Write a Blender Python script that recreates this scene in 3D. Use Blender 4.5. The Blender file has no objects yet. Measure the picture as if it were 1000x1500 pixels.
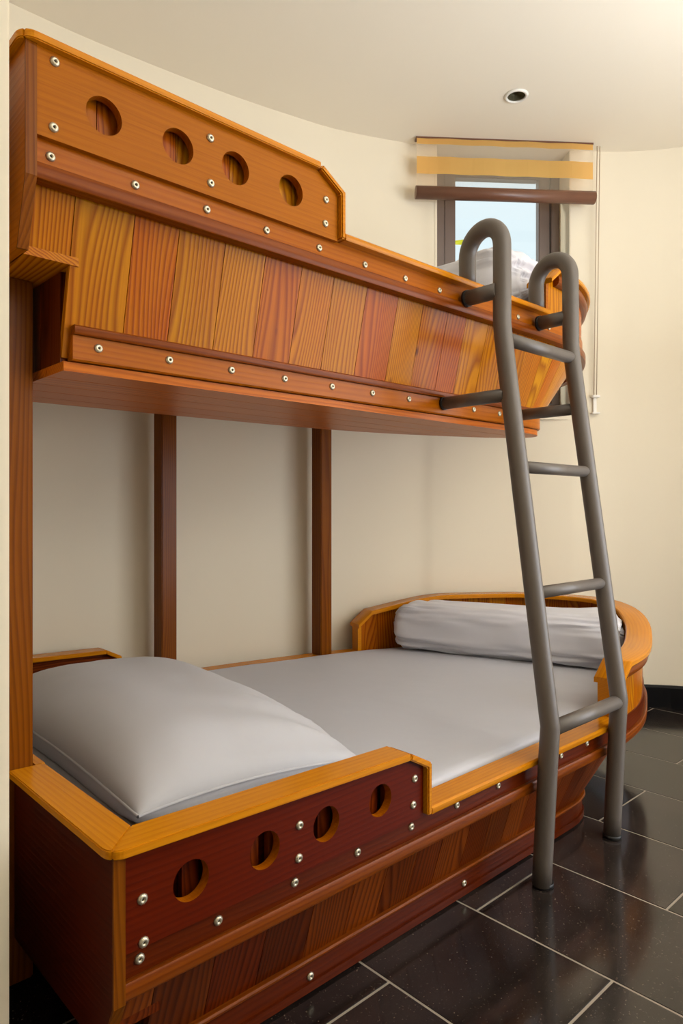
import bpy, bmesh, math, random
from mathutils import Vector, noise, Matrix
random.seed(7)
SC = bpy.context.scene
COL = SC.collection
S = 0.857          # all lengths below are in camera heights; the room is scaled to metres at the end
# ------------------------------------------------------------------ camera
YAW = math.radians(46.9)
cd = bpy.data.cameras.new('camera'); cam = bpy.data.objects.new('camera', cd); COL.objects.link(cam)
cam.location = (0, 0, 1.0)
cam.rotation_euler = (math.radians(90), 0, YAW - math.radians(90))
cd.sensor_fit = 'VERTICAL'; cd.sensor_height = 36.0; cd.sensor_width = 24.0
cd.lens = 36.0 * 1015 / 1500
cd.shift_y = -5.0 / 1500
cd.clip_start = 0.02
SC.camera = cam
# ------------------------------------------------------------------ world, lights, exposure
SC.view_settings.view_transform = 'Standard'
SC.view_settings.look = 'None'
SC.view_settings.gamma = 1.0
SC.view_settings.use_curve_mapping = False
SC.view_settings.exposure = 0.10
w = bpy.data.worlds.new('sky'); SC.world = w; w.use_nodes = True
wn = w.node_tree; bg = wn.nodes['Background']
tc = wn.nodes.new('ShaderNodeTexCoord'); sx = wn.nodes.new('ShaderNodeSeparateXYZ')
cr = wn.nodes.new('ShaderNodeValToRGB')
wn.links.new(tc.outputs['Generated'], sx.inputs[0]); wn.links.new(sx.outputs['Z'], cr.inputs[0])
cr.color_ramp.elements[0].position = 0.0; cr.color_ramp.elements[0].color = (0.72, 0.85, 0.90, 1)
cr.color_ramp.elements[1].position = 0.55; cr.color_ramp.elements[1].color = (0.92, 0.98, 1.0, 1)
wn.links.new(cr.outputs[0], bg.inputs[0]); bg.inputs[1].default_value = 1.0

def area(name, loc, size, power, col, rot=(0, 0, 0), sy=None, spread=180):
    l = bpy.data.lights.new(name, 'AREA'); l.energy = power; l.color = col; l.size = size * S
    if sy: l.shape = 'RECTANGLE'; l.size_y = sy * S
    l.spread = math.radians(spread)
    o = bpy.data.objects.new(name, l); COL.objects.link(o); o.location = loc; o.rotation_euler = rot
    return o
# the sun stands far to the left outside and only grazes the window reveal
sl = bpy.data.lights.new('sun', 'SUN'); sl.energy = 2.2; sl.angle = math.radians(3); sl.color = (1.0, 0.93, 0.82)
so = bpy.data.objects.new('sun', sl); COL.objects.link(so)
so.rotation_euler = Vector((0.775 * 0.95 - 0.631 * 0.235, -0.631 * 0.95 - 0.775 * 0.235, -0.38)).to_track_quat('-Z', 'Y').to_euler()
# added upward fills without fixtures: they light the ceiling, which lights the room
UP = (math.pi, 0, 0)
LC = (0.905, 0.965, 1.06)
area('ceiling_fill', (2.45, -0.35, 1.75), 0.7, 20, LC, UP)
area('ceiling_fill', (1.60, -1.00, 1.75), 0.8, 50, LC, UP)
# added fill panels out of frame, for the wall under the upper bunk
area('room_fill', (1.9, -1.62, 1.15), 1.4, 5, LC, (math.radians(90), 0, 0), sy=1.9)
area('room_fill', (3.05, -0.70, 1.15), 1.7, 22, LC, (math.radians(90), 0, math.radians(42)), sy=1.8, spread=140)

# ------------------------------------------------------------------ materials
def newmat(name):
    m = bpy.data.materials.new(name); m.use_nodes = True
    nt = m.node_tree; b = nt.nodes['Principled BSDF']
    return m, nt, b
def N(nt, t, **k):
    n = nt.nodes.new(t)
    for a, v in k.items(): setattr(n, a, v)
    return n
def mathn(nt, op, a, b=None, clamp=False):
    n = nt.nodes.new('ShaderNodeMath'); n.operation = op; n.use_clamp = clamp
    for i, v in enumerate((a, b)):
        if v is None: continue
        if isinstance(v, (int, float)): n.inputs[i].default_value = v
        else: nt.links.new(v, n.inputs[i])
    return n.outputs[0]
def mixc(nt, f, a, b, mode='MIX'):
    n = nt.nodes.new('ShaderNodeMix'); n.data_type = 'RGBA'; n.blend_type = mode
    for s, v in ((n.inputs[0], f), (n.inputs[6], a), (n.inputs[7], b)):
        if isinstance(v, (int, float)): s.default_value = v
        elif isinstance(v, tuple): s.default_value = v if len(v) == 4 else v + (1,)
        else: nt.links.new(v, s)
    return n.outputs[2]
def srgb(r, g, b):
    f = lambda c: ((c / 255 + 0.055) / 1.055) ** 2.4 if c / 255 > 0.04045 else c / 255 / 12.92
    return (f(r), f(g), f(b), 1)

def wood(name, tones, dark, ring=9.0, contrast=0.75, rough=0.28, coat=0.35, acr=7.0, pores=0.25, vary=0.5, freq=80, knots=0.0):
    """tones: colours between which each piece takes its own; dark: latewood multiplier colour"""
    m, nt, b = newmat(name); L = nt.links.new
    at = N(nt, 'ShaderNodeAttribute', attribute_name='g')
    oi = N(nt, 'ShaderNodeObjectInfo')
    cv = N(nt, 'ShaderNodeCombineXYZ')
    r1 = mathn(nt, 'MULTIPLY', oi.outputs['Random'], 57.0)
    for i in range(3): L(r1, cv.inputs[i])
    add = N(nt, 'ShaderNodeVectorMath', operation='ADD'); L(at.outputs['Vector'], add.inputs[0]); L(cv.outputs[0], add.inputs[1])
    mp = N(nt, 'ShaderNodeMapping'); mp.inputs['Scale'].default_value = (1.1, acr, acr); L(add.outputs[0], mp.inputs[0])
    n1 = N(nt, 'ShaderNodeTexNoise'); n1.inputs['Scale'].default_value = 1.0; n1.inputs['Detail'].default_value = 1.0
    n1.inputs['Roughness'].default_value = 0.35; L(mp.outputs[0], n1.inputs['Vector'])
    # straight rings plus warping: growth-ring lines, cathedral where the warp is strong
    sp = N(nt, 'ShaderNodeSeparateXYZ'); L(mp.outputs[0], sp.inputs[0])
    v = mathn(nt, 'MULTIPLY', n1.outputs[0], ring)
    v = mathn(nt, 'ADD', v, mathn(nt, 'MULTIPLY', sp.outputs['Y'], freq / acr))
    fr = mathn(nt, 'FRACT', v)
    rr = N(nt, 'ShaderNodeValToRGB'); L(fr, rr.inputs[0])
    e = rr.color_ramp.elements; e[0].position = 0.0; e[0].color = (0, 0, 0, 1); e[1].position = 1.0; e[1].color = (0, 0, 0, 1)
    q = e.new(0.75); q.color = (1, 1, 1, 1); q = e.new(0.3); q.color = (0.12, 0.12, 0.12, 1)
    mp2 = N(nt, 'ShaderNodeMapping'); mp2.inputs['Scale'].default_value = (6, 260, 260); L(add.outputs[0], mp2.inputs[0])
    n2 = N(nt, 'ShaderNodeTexNoise'); n2.inputs['Detail'].default_value = 2; n2.inputs['Scale'].default_value = 1.0; L(mp2.outputs[0], n2.inputs['Vector'])
    mp3 = N(nt, 'ShaderNodeMapping'); mp3.inputs['Scale'].default_value = (2.0, 9, 9); L(add.outputs[0], mp3.inputs[0])
    n3 = N(nt, 'ShaderNodeTexNoise'); n3.inputs['Detail'].default_value = 2; n3.inputs['Scale'].default_value = 1.0; L(mp3.outputs[0], n3.inputs['Vector'])
    ramp = N(nt, 'ShaderNodeValToRGB')
    el = ramp.color_ramp.elements
    for i, t in enumerate(tones):
        p = i / max(1, len(tones) - 1)
        if i == 0: el[0].position = 0; el[0].color = t
        elif i == len(tones) - 1: el[-1].position = 1; el[-1].color = t
        else: q = el.new(p); q.color = t
    rnd = mathn(nt, 'FRACT', mathn(nt, 'MULTIPLY', oi.outputs['Random'], 7.31))
    f = mathn(nt, 'ADD', mathn(nt, 'MULTIPLY', rnd, vary), mathn(nt, 'MULTIPLY', n3.outputs[0], 1.0 - vary), clamp=True)
    L(f, ramp.inputs[0])
    c1 = mixc(nt, mathn(nt, 'MULTIPLY', rr.outputs[0], contrast), ramp.outputs[0], mixc(nt, 1.0, ramp.outputs[0], dark, 'MULTIPLY'))
    pf = mathn(nt, 'MULTIPLY', mathn(nt, 'SUBTRACT', n2.outputs[0], 0.42, ), 3.0, clamp=True)
    c2 = mixc(nt, mathn(nt, 'MULTIPLY', pf, pores), c1, mixc(nt, 1.0, c1, (0.55, 0.42, 0.3), 'MULTIPLY'))
    if knots > 0:
        mp4 = N(nt, 'ShaderNodeMapping'); mp4.inputs['Scale'].default_value = (4.5, 9, 3); L(add.outputs[0], mp4.inputs[0])
        vo = N(nt, 'ShaderNodeTexVoronoi'); vo.inputs['Scale'].default_value = 1.0; vo.inputs['Randomness'].default_value = 1.0; L(mp4.outputs[0], vo.inputs['Vector'])
        kf = mathn(nt, 'MULTIPLY', mathn(nt, 'SUBTRACT', 0.085, vo.outputs['Distance']), 16.0 * knots, clamp=True)
        c2 = mixc(nt, mathn(nt, 'MULTIPLY', kf, 0.8), c2, srgb(70, 26, 6))
    L(c2, b.inputs['Base Color'])
    b.inputs['Roughness'].default_value = rough
    b.inputs['Specular IOR Level'].default_value = 0.10
    b.inputs['Coat Weight'].default_value = coat * 0.14; b.inputs['Coat Roughness'].default_value = 0.22
    bp = N(nt, 'ShaderNodeBump'); bp.inputs['Strength'].default_value = 0.12; bp.inputs['Distance'].default_value = 0.001
    L(mathn(nt, 'ADD', rr.outputs[0], n2.outputs[0]), bp.inputs['Height']); L(bp.outputs[0], b.inputs['Normal'])
    return m
M = {}
M['plank'] = wood('varnished_pine_planks', [srgb(184,110,4),srgb(192,122,8),srgb(176,86,2),srgb(188,126,12),srgb(160,76,3)], (0.46, 0.27, 0.10), ring=18, contrast=0.85, knots=1.0, rough=0.27, coat=0.15, vary=0.65)
M['plank_dark'] = wood('reddish_shaded_planks', [srgb(124,50,6),srgb(96,32,3),srgb(136,64,9),srgb(78,27,4),srgb(130,56,6)], (0.36, 0.22, 0.12), ring=14, contrast=0.9, knots=0.6, rough=0.3, vary=0.8)  # redder pine with the lower bunk's shade put into its colour
M['board'] = wood('honey_hardwood_board', [srgb(170,98,1),srgb(162,90,1)], (0.80, 0.66, 0.5), ring=4, contrast=0.4, rough=0.4, coat=0.0, pores=0.35, vary=0.2, acr=4)
M['rail'] = wood('varnished_rail_timber', [srgb(172,96,3),srgb(160,84,2)], (0.7, 0.5, 0.35), ring=5, contrast=0.5, rough=0.28, pores=0.3, vary=0.4)
M['cap'] = wood('golden_cap_timber', [srgb(208,136,16),srgb(196,120,10)], (0.78, 0.6, 0.4), ring=4, contrast=0.45, rough=0.22, coat=0.5, pores=0.25, vary=0.3)
M['red'] = wood('red_brown_shaded_board', [srgb(98,26,1),srgb(86,21,1)], (0.6, 0.42, 0.35), ring=4, contrast=0.45, rough=0.33, coat=0.0, pores=0.35, vary=0.25, acr=4)  # red-brown board, darkened by shade carried in the colour
M['redrail'] = wood('red_brown_shaded_rail', [srgb(96,34,4),srgb(80,26,2)], (0.6, 0.42, 0.35), ring=5, contrast=0.5, rough=0.3, coat=0.0, pores=0.35, vary=0.4)  # red-brown like the boards, shade included in the tone
M['batten'] = wood('brown_batten_timber', [srgb(134,66,8),srgb(116,54,6)], (0.6, 0.45, 0.3), ring=6, contrast=0.6, rough=0.3, pores=0.3, vary=0.4)
M['end'] = wood('dark_red_shaded_stern', [srgb(84,26,2),srgb(70,18,1)], (0.6, 0.4, 0.3), ring=4, contrast=0.5, rough=0.4, coat=0.0, pores=0.4, vary=0.2, acr=3)  # dark red, with the shade on the lower stern painted in
M['under'] = wood('underside_pine_boards', [srgb(196,108,24),srgb(178,92,16),srgb(204,116,28)], (0.55, 0.35, 0.22), ring=9, contrast=0.6, rough=0.32, coat=0.12, vary=0.5)
M['post'] = wood('brown_post_timber', [srgb(136,76,6),srgb(112,58,4)], (0.45, 0.3, 0.18), ring=9, contrast=0.6, rough=0.32, vary=0.2)

def plain(name, col, rough=0.5, metal=0.0, bump=0, bscale=40, var=0.0, vscale=3, coat=0, spec=0.5):
    m, nt, b = newmat(name)
    t = N(nt, 'ShaderNodeTexCoord')
    b.inputs['Roughness'].default_value = rough; b.inputs['Metallic'].default_value = metal
    b.inputs['Coat Weight'].default_value = coat; b.inputs['Specular IOR Level'].default_value = spec
    n = N(nt, 'ShaderNodeTexNoise'); n.inputs['Scale'].default_value = vscale; n.inputs['Detail'].default_value = 4
    nt.links.new(t.outputs['Object'], n.inputs['Vector'])
    c2 = tuple(c * (1 - var) for c in col[:3]) + (1,)
    nt.links.new(mixc(nt, n.outputs[0], col, c2), b.inputs['Base Color'])
    if bump:
        n2 = N(nt, 'ShaderNodeTexNoise'); n2.inputs['Scale'].default_value = bscale; n2.inputs['Detail'].default_value = 3
        nt.links.new(t.outputs['Object'], n2.inputs['Vector'])
        bp = N(nt, 'ShaderNodeBump'); bp.inputs['Strength'].default_value = bump; bp.inputs['Distance'].default_value = 0.004
        nt.links.new(n2.outputs[0], bp.inputs['Height']); nt.links.new(bp.outputs[0], b.inputs['Normal'])
    return m
M['wall'] = plain('cream_wall_paint', srgb(228, 217, 194), 0.85, bump=0.06, bscale=25, var=0.05, vscale=1.5)
M['ceil'] = plain('cream_ceiling_paint', srgb(238, 228, 209), 0.9, var=0.03)
M['black'] = plain('black_skirting', srgb(12, 10, 10), 0.5, var=0.3, spec=0.15)
M['tube'] = plain('grey_painted_steel', srgb(98, 89, 81), 0.42, bump=0.05, bscale=80, var=0.12, vscale=12)
M['screw'] = plain('zinc_screw', srgb(205, 195, 170), 0.35, metal=0.75, var=0.2, vscale=60)
M['sock'] = plain('dark_screw_recess', srgb(60, 52, 40), 0.6, var=0.2)
M['rubber'] = plain('black_rubber', srgb(20, 19, 18), 0.5, var=0.2)
M['frame'] = plain('brown_window_frame', srgb(112, 96, 88), 0.4, var=0.15, vscale=5)
M['gasket'] = plain('dark_gasket', srgb(40, 34, 34), 0.6, var=0.2)
M['bar'] = plain('brown_blind_bar', srgb(112, 72, 52), 0.35, var=0.25, vscale=14)
M['cord'] = plain('brown_blind_cord', srgb(184, 162, 136), 0.6, var=0.1)
M['white'] = plain('white_plastic', srgb(235, 230, 220), 0.4, var=0.05)
M['lampin'] = plain('grey_lamp_reflector', srgb(120, 112, 84), 0.35, metal=0.6, var=0.4, vscale=60)
M['yellow'] = plain('yellow_cloth', srgb(250, 235, 30), 0.8, var=0.1)
M['ground'] = plain('pale_ground', srgb(200, 196, 186), 0.9, var=0.2)

def cloth(name, col):
    m, nt, b = newmat(name)
    t = N(nt, 'ShaderNodeTexCoord')
    b.inputs['Base Color'].default_value = col; b.inputs['Roughness'].default_value = 0.75
    b.inputs['Sheen Weight'].default_value = 0.15
    n = N(nt, 'ShaderNodeTexNoise'); n.inputs['Scale'].default_value = 5; n.inputs['Detail'].default_value = 3
    nt.links.new(t.outputs['Object'], n.inputs['Vector'])
    bp = N(nt, 'ShaderNodeBump'); bp.inputs['Strength'].default_value = 0.25; bp.inputs['Distance'].default_value = 0.02
    nt.links.new(n.outputs[0], bp.inputs['Height']); nt.links.new(bp.outputs[0], b.inputs['Normal'])
    return m
M['sheet'] = cloth('white_bed_linen', srgb(188, 188, 194))
M['case'] = cloth('white_pillow_cotton', srgb(186, 185, 189))
M['duvet'] = cloth('white_duvet_cotton', srgb(208, 207, 213))

def tile_mat():
    m, nt, b = newmat('dark_slate_tile'); L = nt.links.new
    t = N(nt, 'ShaderNodeTexCoord'); oi = N(nt, 'ShaderNodeObjectInfo')
    ad = N(nt, 'ShaderNodeVectorMath', operation='ADD'); L(t.outputs['Object'], ad.inputs[0])
    cv = N(nt, 'ShaderNodeCombineXYZ'); r = mathn(nt, 'MULTIPLY', oi.outputs['Random'], 31.0); L(r, cv.inputs[0]); L(r, cv.inputs[2]); L(cv.outputs[0], ad.inputs[1])
    n = N(nt, 'ShaderNodeTexNoise'); n.inputs['Scale'].default_value = 5; n.inputs['Detail'].default_value = 8; n.inputs['Roughness'].default_value = 0.65; L(ad.outputs[0], n.inputs['Vector'])
    rp = N(nt, 'ShaderNodeValToRGB'); L(n.outputs[0], rp.inputs[0])
    rp.color_ramp.elements[0].position = 0.35; rp.color_ramp.elements[0].color = srgb(20, 17, 16)
    rp.color_ramp.elements[1].position = 0.72; rp.color_ramp.elements[1].color = srgb(52, 43, 38)
    tone = mixc(nt, mathn(nt, 'FRACT', mathn(nt, 'MULTIPLY', oi.outputs['Random'], 5.7)), (0.85, 0.85, 0.85), (1.35, 1.35, 1.4))
    c = mixc(nt, 1.0, rp.outputs[0], tone, 'MULTIPLY')
    n2 = N(nt, 'ShaderNodeTexNoise'); n2.inputs['Scale'].default_value = 220; n2.inputs['Detail'].default_value = 2; L(ad.outputs[0], n2.inputs['Vector'])
    sp = mathn(nt, 'MULTIPLY', mathn(nt, 'SUBTRACT', n2.outputs[0], 0.66), 9.0, clamp=True)
    c = mixc(nt, mathn(nt, 'MULTIPLY', sp, 0.45), c, srgb(150, 128, 104))
    L(c, b.inputs['Base Color'])
    n3 = N(nt, 'ShaderNodeTexNoise'); n3.inputs['Scale'].default_value = 9; n3.inputs['Detail'].default_value = 6; L(ad.outputs[0], n3.inputs['Vector'])
    L(mathn(nt, 'ADD', mathn(nt, 'MULTIPLY', n3.outputs[0], 0.18), 0.05), b.inputs['Roughness'])
    b.inputs['Specular IOR Level'].default_value = 0.7
    bp = N(nt, 'ShaderNodeBump'); bp.inputs['Strength'].default_value = 0.05; bp.inputs['Distance'].default_value = 0.003
    L(n.outputs[0], bp.inputs['Height']); L(bp.outputs[0], b.inputs['Normal'])
    return m
M['tile'] = tile_mat()
M['grout'] = plain('pale_grout', srgb(156, 144, 127), 0.9, var=0.2, vscale=8)

def glassm():
    m, nt, b = newmat('window_glass')
    out = nt.nodes['Material Output']; nt.nodes.remove(b)
    fr = N(nt, 'ShaderNodeFresnel'); fr.inputs[0].default_value = 1.45
    tp = N(nt, 'ShaderNodeBsdfTransparent'); tp.inputs[0].default_value = (0.93, 0.97, 0.98, 1)
    gl = N(nt, 'ShaderNodeBsdfGlossy'); gl.inputs['Roughness'].default_value = 0.0
    mx = N(nt, 'ShaderNodeMixShader')
    ge = N(nt, 'ShaderNodeNewGeometry'); nt.links.new(mathn(nt, 'MULTIPLY', fr.outputs[0], mathn(nt, 'SUBTRACT', 1.0, ge.outputs['Backfacing'])), mx.inputs[0]); nt.links.new(tp.outputs[0], mx.inputs[1]); nt.links.new(gl.outputs[0], mx.inputs[2]); nt.links.new(mx.outputs[0], out.inputs[0])
    return m
M['glass'] = glassm()
def fabric(name, col, transp, transl):
    m, nt, b = newmat(name); L = nt.links.new
    out = nt.nodes['Material Output']
    d = N(nt, 'ShaderNodeBsdfDiffuse'); d.inputs[0].default_value = col
    tl = N(nt, 'ShaderNodeBsdfTranslucent'); tl.inputs[0].default_value = col
    tp = N(nt, 'ShaderNodeBsdfTransparent')
    m1 = N(nt, 'ShaderNodeMixShader'); m1.inputs[0].default_value = transl; L(d.outputs[0], m1.inputs[1]); L(tl.outputs[0], m1.inputs[2])
    m2 = N(nt, 'ShaderNodeMixShader'); m2.inputs[0].default_value = transp; L(m1.outputs[0], m2.inputs[1]); L(tp.outputs[0], m2.inputs[2])
    L(m2.outputs[0], out.inputs[0])
    nt.nodes.remove(b)
    return m
M['amber'] = fabric('amber_blind_band', srgb(246, 196, 116), 0.05, 0.6)
M['sheer'] = fabric('sheer_blind_band', srgb(250, 232, 205), 0.72, 0.7)

# ------------------------------------------------------------------ helpers
def tagp(o, label=None, cat=None, group=None, kind=None):
    if label: o['label'] = label
    if cat: o['category'] = cat
    if group: o['group'] = group
    if kind: o['kind'] = kind
    return o
def link(name, me, mat=None, parent=None):
    if mat is not None: me.materials.append(mat)
    o = bpy.data.objects.new(name, me); COL.objects.link(o)
    if parent is not None: o.parent = parent
    return o
def empty(name, loc, label=None, cat=None, group=None, kind=None):
    o = bpy.data.objects.new(name, None); COL.objects.link(o); o.location = loc
    o.empty_display_size = 0.1
    tagp(o, label, cat, group, kind); return o
def mk(name, V, Fs, mat, parent=None, axis='X', g=None, smooth=False, bev=0.0, org=None):
    """mesh object from world-space verts; made relative to the parent's origin. g: per-vertex grain coords or None -> from axis"""
    off = Vector(parent.location) if parent is not None else Vector((0, 0, 0))
    if parent is not None and parent.parent is not None: off += Vector(parent.parent.location)
    if org is not None and parent is None: off = Vector(org)
    bm = bmesh.new()
    gl = bm.verts.layers.float_vector.new('g')
    vs = []
    for i, v in enumerate(V):
        b = bm.verts.new(Vector(v) - off)
        if g is not None: b[gl] = g[i]
        else:
            x, y, z = v
            b[gl] = {'X': (x, y + z * 0.999, y - z), 'Y': (y, x + z, x - z), 'Z': (z, x + y, x - y)}[axis]
        vs.append(b)
    for f in Fs:
        try: bm.faces.new([vs[i] for i in f])
        except ValueError: pass
    bmesh.ops.recalc_face_normals(bm, faces=bm.faces)
    if bev > 0:
        ed = [e for e in bm.edges if len(e.link_faces) == 2 and e.calc_face_angle(0) > 0.5]
        bmesh.ops.bevel(bm, geom=ed, offset=bev, segments=2, affect='EDGES', clamp_overlap=True)
    me = bpy.data.meshes.new(name); bm.to_mesh(me); bm.free()
    if smooth:
        for p in me.polygons: p.use_smooth = True
    o = link(name, me, mat, parent)
    if org is not None and parent is None: o.location = org
    return o
BF = [(0, 1, 2, 3), (7, 6, 5, 4), (0, 4, 5, 1), (1, 5, 6, 2), (2, 6, 7, 3), (3, 7, 4, 0)]
def box(name, x0, x1, y0, y1, z0, z1, mat, parent=None, axis='X', bev=0.0, org=None):
    V = [(x0, y0, z0), (x1, y0, z0), (x1, y1, z0), (x0, y1, z0), (x0, y0, z1), (x1, y0, z1), (x1, y1, z1), (x0, y1, z1)]
    return mk(name, V, BF, mat, parent, axis, bev=bev, org=org)
def prism(name, poly, z0, z1, mat, parent=None, axis='X', bev=0.0, plane='XY', org=None, kg=None):
    """poly in plan extruded in z (plane XY), or poly in XZ extruded in y, or YZ extruded in x"""
    n = len(poly)
    f = {'XY': lambda p, q: (p[0], p[1], q), 'XZ': lambda p, q: (p[0], q, p[1]), 'YZ': lambda p, q: (q, p[0], p[1])}[plane]
    V = [f(p, z0) for p in poly] + [f(p, z1) for p in poly]
    Fs = [tuple(range(n)), tuple(range(2 * n - 1, n - 1, -1))] + [(i, (i + 1) % n, n + (i + 1) % n, n + i) for i in range(n)]
    return mk(name, V, Fs, mat, parent, axis, bev=bev, org=org)
def catmull(P, n=8):
    P = [tuple(p) for p in P]; out = []
    for i in range(len(P) - 1):
        p0 = P[i - 1] if i > 0 else tuple(2 * a - b for a, b in zip(P[0], P[1]))
        p1, p2 = P[i], P[i + 1]
        p3 = P[i + 2] if i + 2 < len(P) else tuple(2 * a - b for a, b in zip(P[-1], P[-2]))
        for k in range(n):
            t = k / n
            out.append(tuple(0.5 * (2 * b + (c - a) * t + (2 * a - 5 * b + 4 * c - d) * t * t + (-a + 3 * b - 3 * c + d) * t ** 3) for a, b, c, d in zip(p0, p1, p2, p3)))
    out.append(P[-1]); return out
def normals(path):
    out = []
    for i in range(len(path)):
        a = path[max(0, i - 1)]; b = path[min(len(path) - 1, i + 1)]
        dx, dy = b[0] - a[0], b[1] - a[1]; l = math.hypot(dx, dy) or 1
        out.append((dy / l, -dx / l))       # outward: right of travel
    return out
def arclen(path):
    s = [0]
    for a, b in zip(path, path[1:]): s.append(s[-1] + math.dist(a[:2], b[:2]))
    return s
def sweep(name, path, prof, mat, parent, lift=None, smooth=False):
    """prof: closed polygon of (outward d, h); path: plan points"""
    nm = normals(path); sl = arclen(path); k = len(prof)
    V = []; G = []
    pl = [0]
    for a, b in zip(prof, prof[1:]): pl.append(pl[-1] + math.dist(a, b))
    for i, (x, y) in enumerate([p[:2] for p in path]):
        lz = lift(i, sl) if lift else 0
        for j, (d, h) in enumerate(prof):
            V.append((x + nm[i][0] * d, y + nm[i][1] * d, h + lz)); G.append((sl[i], pl[j], 0))
    Fs = []
    for i in range(len(path) - 1):
        for j in range(k):
            a = i * k + j; b = i * k + (j + 1) % k
            Fs.append((a, b, b + k, a + k))
    Fs.append(tuple(range(k))); Fs.append(tuple(range((len(path) - 1) * k, len(path) * k))[::-1])
    o = mk(name, V, Fs, mat, parent, g=G)
    if smooth:
        for p in o.data.polygons: p.use_smooth = (len(p.vertices) == 4)
        o.data.set_sharp_from_angle(angle=math.radians(40))
    return o
def tube(name, pts, r, mat, parent, seg=20, cap=True):
    P = [Vector(p) for p in pts]; V = []; Fs = []
    T = [(P[min(i + 1, len(P) - 1)] - P[max(i - 1, 0)]).normalized() for i in range(len(P))]
    up = Vector((1, 0, 0)) if abs(T[0].x) < 0.9 else Vector((0, 0, 1))
    nrm = (up - T[0] * up.dot(T[0])).normalized()
    for i, p in enumerate(P):
        nrm = (nrm - T[i] * nrm.dot(T[i])).normalized(); bi = T[i].cross(nrm)
        for k in range(seg):
            a = 2 * math.pi * k / seg
            V.append(tuple(p + (nrm * math.cos(a) + bi * math.sin(a)) * r))
    for i in range(len(P) - 1):
        for k in range(seg):
            a = i * seg + k; b = i * seg + (k + 1) % seg
            Fs.append((a, b, b + seg, a + seg))
    if cap: Fs.append(tuple(range(seg))); Fs.append(tuple(range((len(P) - 1) * seg, len(P) * seg)))
    o = mk(name, V, Fs, mat, parent)
    for p in o.data.polygons: p.use_smooth = len(p.vertices) == 4
    return o
def sub(pts, n=6):
    out = []
    for a, b in zip(pts, pts[1:]):
        for k in range(n): out.append(tuple(a[i] + (b[i] - a[i]) * k / n for i in range(3)))
    out.append(pts[-1]); return out

# ------------------------------------------------------------------ room
CH = 2.81
W1, W2 = (2.700, 2.206), (3.238, 1.768)
left_pts = catmull([(0.36, 2.62), (0.863, 2.62), (1.166, 2.61), (1.654, 2.555), (2.022, 2.485), (2.27, 2.42), (2.603, 2.272), W1], 5)
right_pts = catmull([W2, (3.335, 1.69), (3.461, 1.572), (3.615, 1.364), (3.75, 1.05), (3.83, 0.6), (3.82, 0.1), (3.6, -0.6), (3.1, -1.3), (2.4, -1.7)], 5)
mid = [W1, (2.85, 2.11), (3.0, 2.0), (3.13, 1.885), W2]
SILL, HEAD = 1.50, CH
def wallmesh(name, pts, z0, z1, parent=None, th=0.0):
    V = []; Fs = []
    for x, y in pts: V += [(x, y, z0), (x, y, z1)]
    for i in range(len(pts) - 1): Fs.append((2 * i, 2 * i + 1, 2 * i + 3, 2 * i + 2))
    return V, Fs
def solidwall(name, segs, th=0.12):
    """segs: list of (pts, z0, z1); walls with real thickness outward (left of travel)"""
    V = []; Fs = []
    for pts, z0, z1 in segs:
        nm = normals(pts); b = len(V)
        for (x, y), (nx, ny) in zip(pts, nm):
            ox, oy = x - nx * th, y - ny * th
            V += [(x, y, z0), (x, y, z1), (ox, oy, z1), (ox, oy, z0)]
        for i in range(len(pts) - 1):
            for j in range(4):
                a = b + i * 4 + j; c = b + i * 4 + (j + 1) % 4
                Fs.append((a, c, c + 4, a + 4))
        Fs.append((b, b + 1, b + 2, b + 3)); e = b + (len(pts) - 1) * 4; Fs.append((e + 3, e + 2, e + 1, e))
    return V, Fs
V, Fs = solidwall('wall_back', [(left_pts + mid[1:] + right_pts[1:], -0.05, SILL), (left_pts, SILL, CH + 0.02), (right_pts, SILL, CH + 0.02)])
wb = mk('wall_back', V, Fs, M['wall']); tagp(wb, 'cream curved wall behind the bunk beds', kind='structure')
for p in wb.data.polygons: p.use_smooth = True
wb.data.set_sharp_from_angle(angle=math.radians(35))
wf = box('wall_front', -1.72, 2.45, -1.82, -1.70, -0.05, CH + 0.02, M['wall']); tagp(wf, kind='structure')
wl = prism('wall_left', [(-1.7, 1.139), (0.36, 1.139), (0.36, 2.74), (-1.7, 2.74)], -0.05, CH + 0.02, M['wall'], bev=0.004); tagp(wl, 'plain cream wall corner at the left edge', kind='structure')
wr = box('wall_right', -1.72, -1.6, -1.8, 1.139, -0.05, CH + 0.02, M['wall']); tagp(wr, kind='structure')
hull_poly = [(-1.6, 2.62)] + left_pts + right_pts + [(-1.6, -1.70)]
def convex(pts):
    pts = sorted(set((round(x, 4), round(y, 4)) for x, y in pts))
    def half(ps):
        h = []
        for p in ps:
            while len(h) > 1 and (h[-1][0] - h[-2][0]) * (p[1] - h[-2][1]) - (h[-1][1] - h[-2][1]) * (p[0] - h[-2][0]) <= 0: h.pop()
            h.append(p)
        return h[:-1]
    return half(pts) + half(pts[::-1])
room = convex(hull_poly)
room_c = convex([(x + (x - 1.5) * 0.05, y + (y - 0.4) * 0.05) for x, y in hull_poly] + [(3.0 + 0.19, 2.0 + 0.23)])
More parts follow.
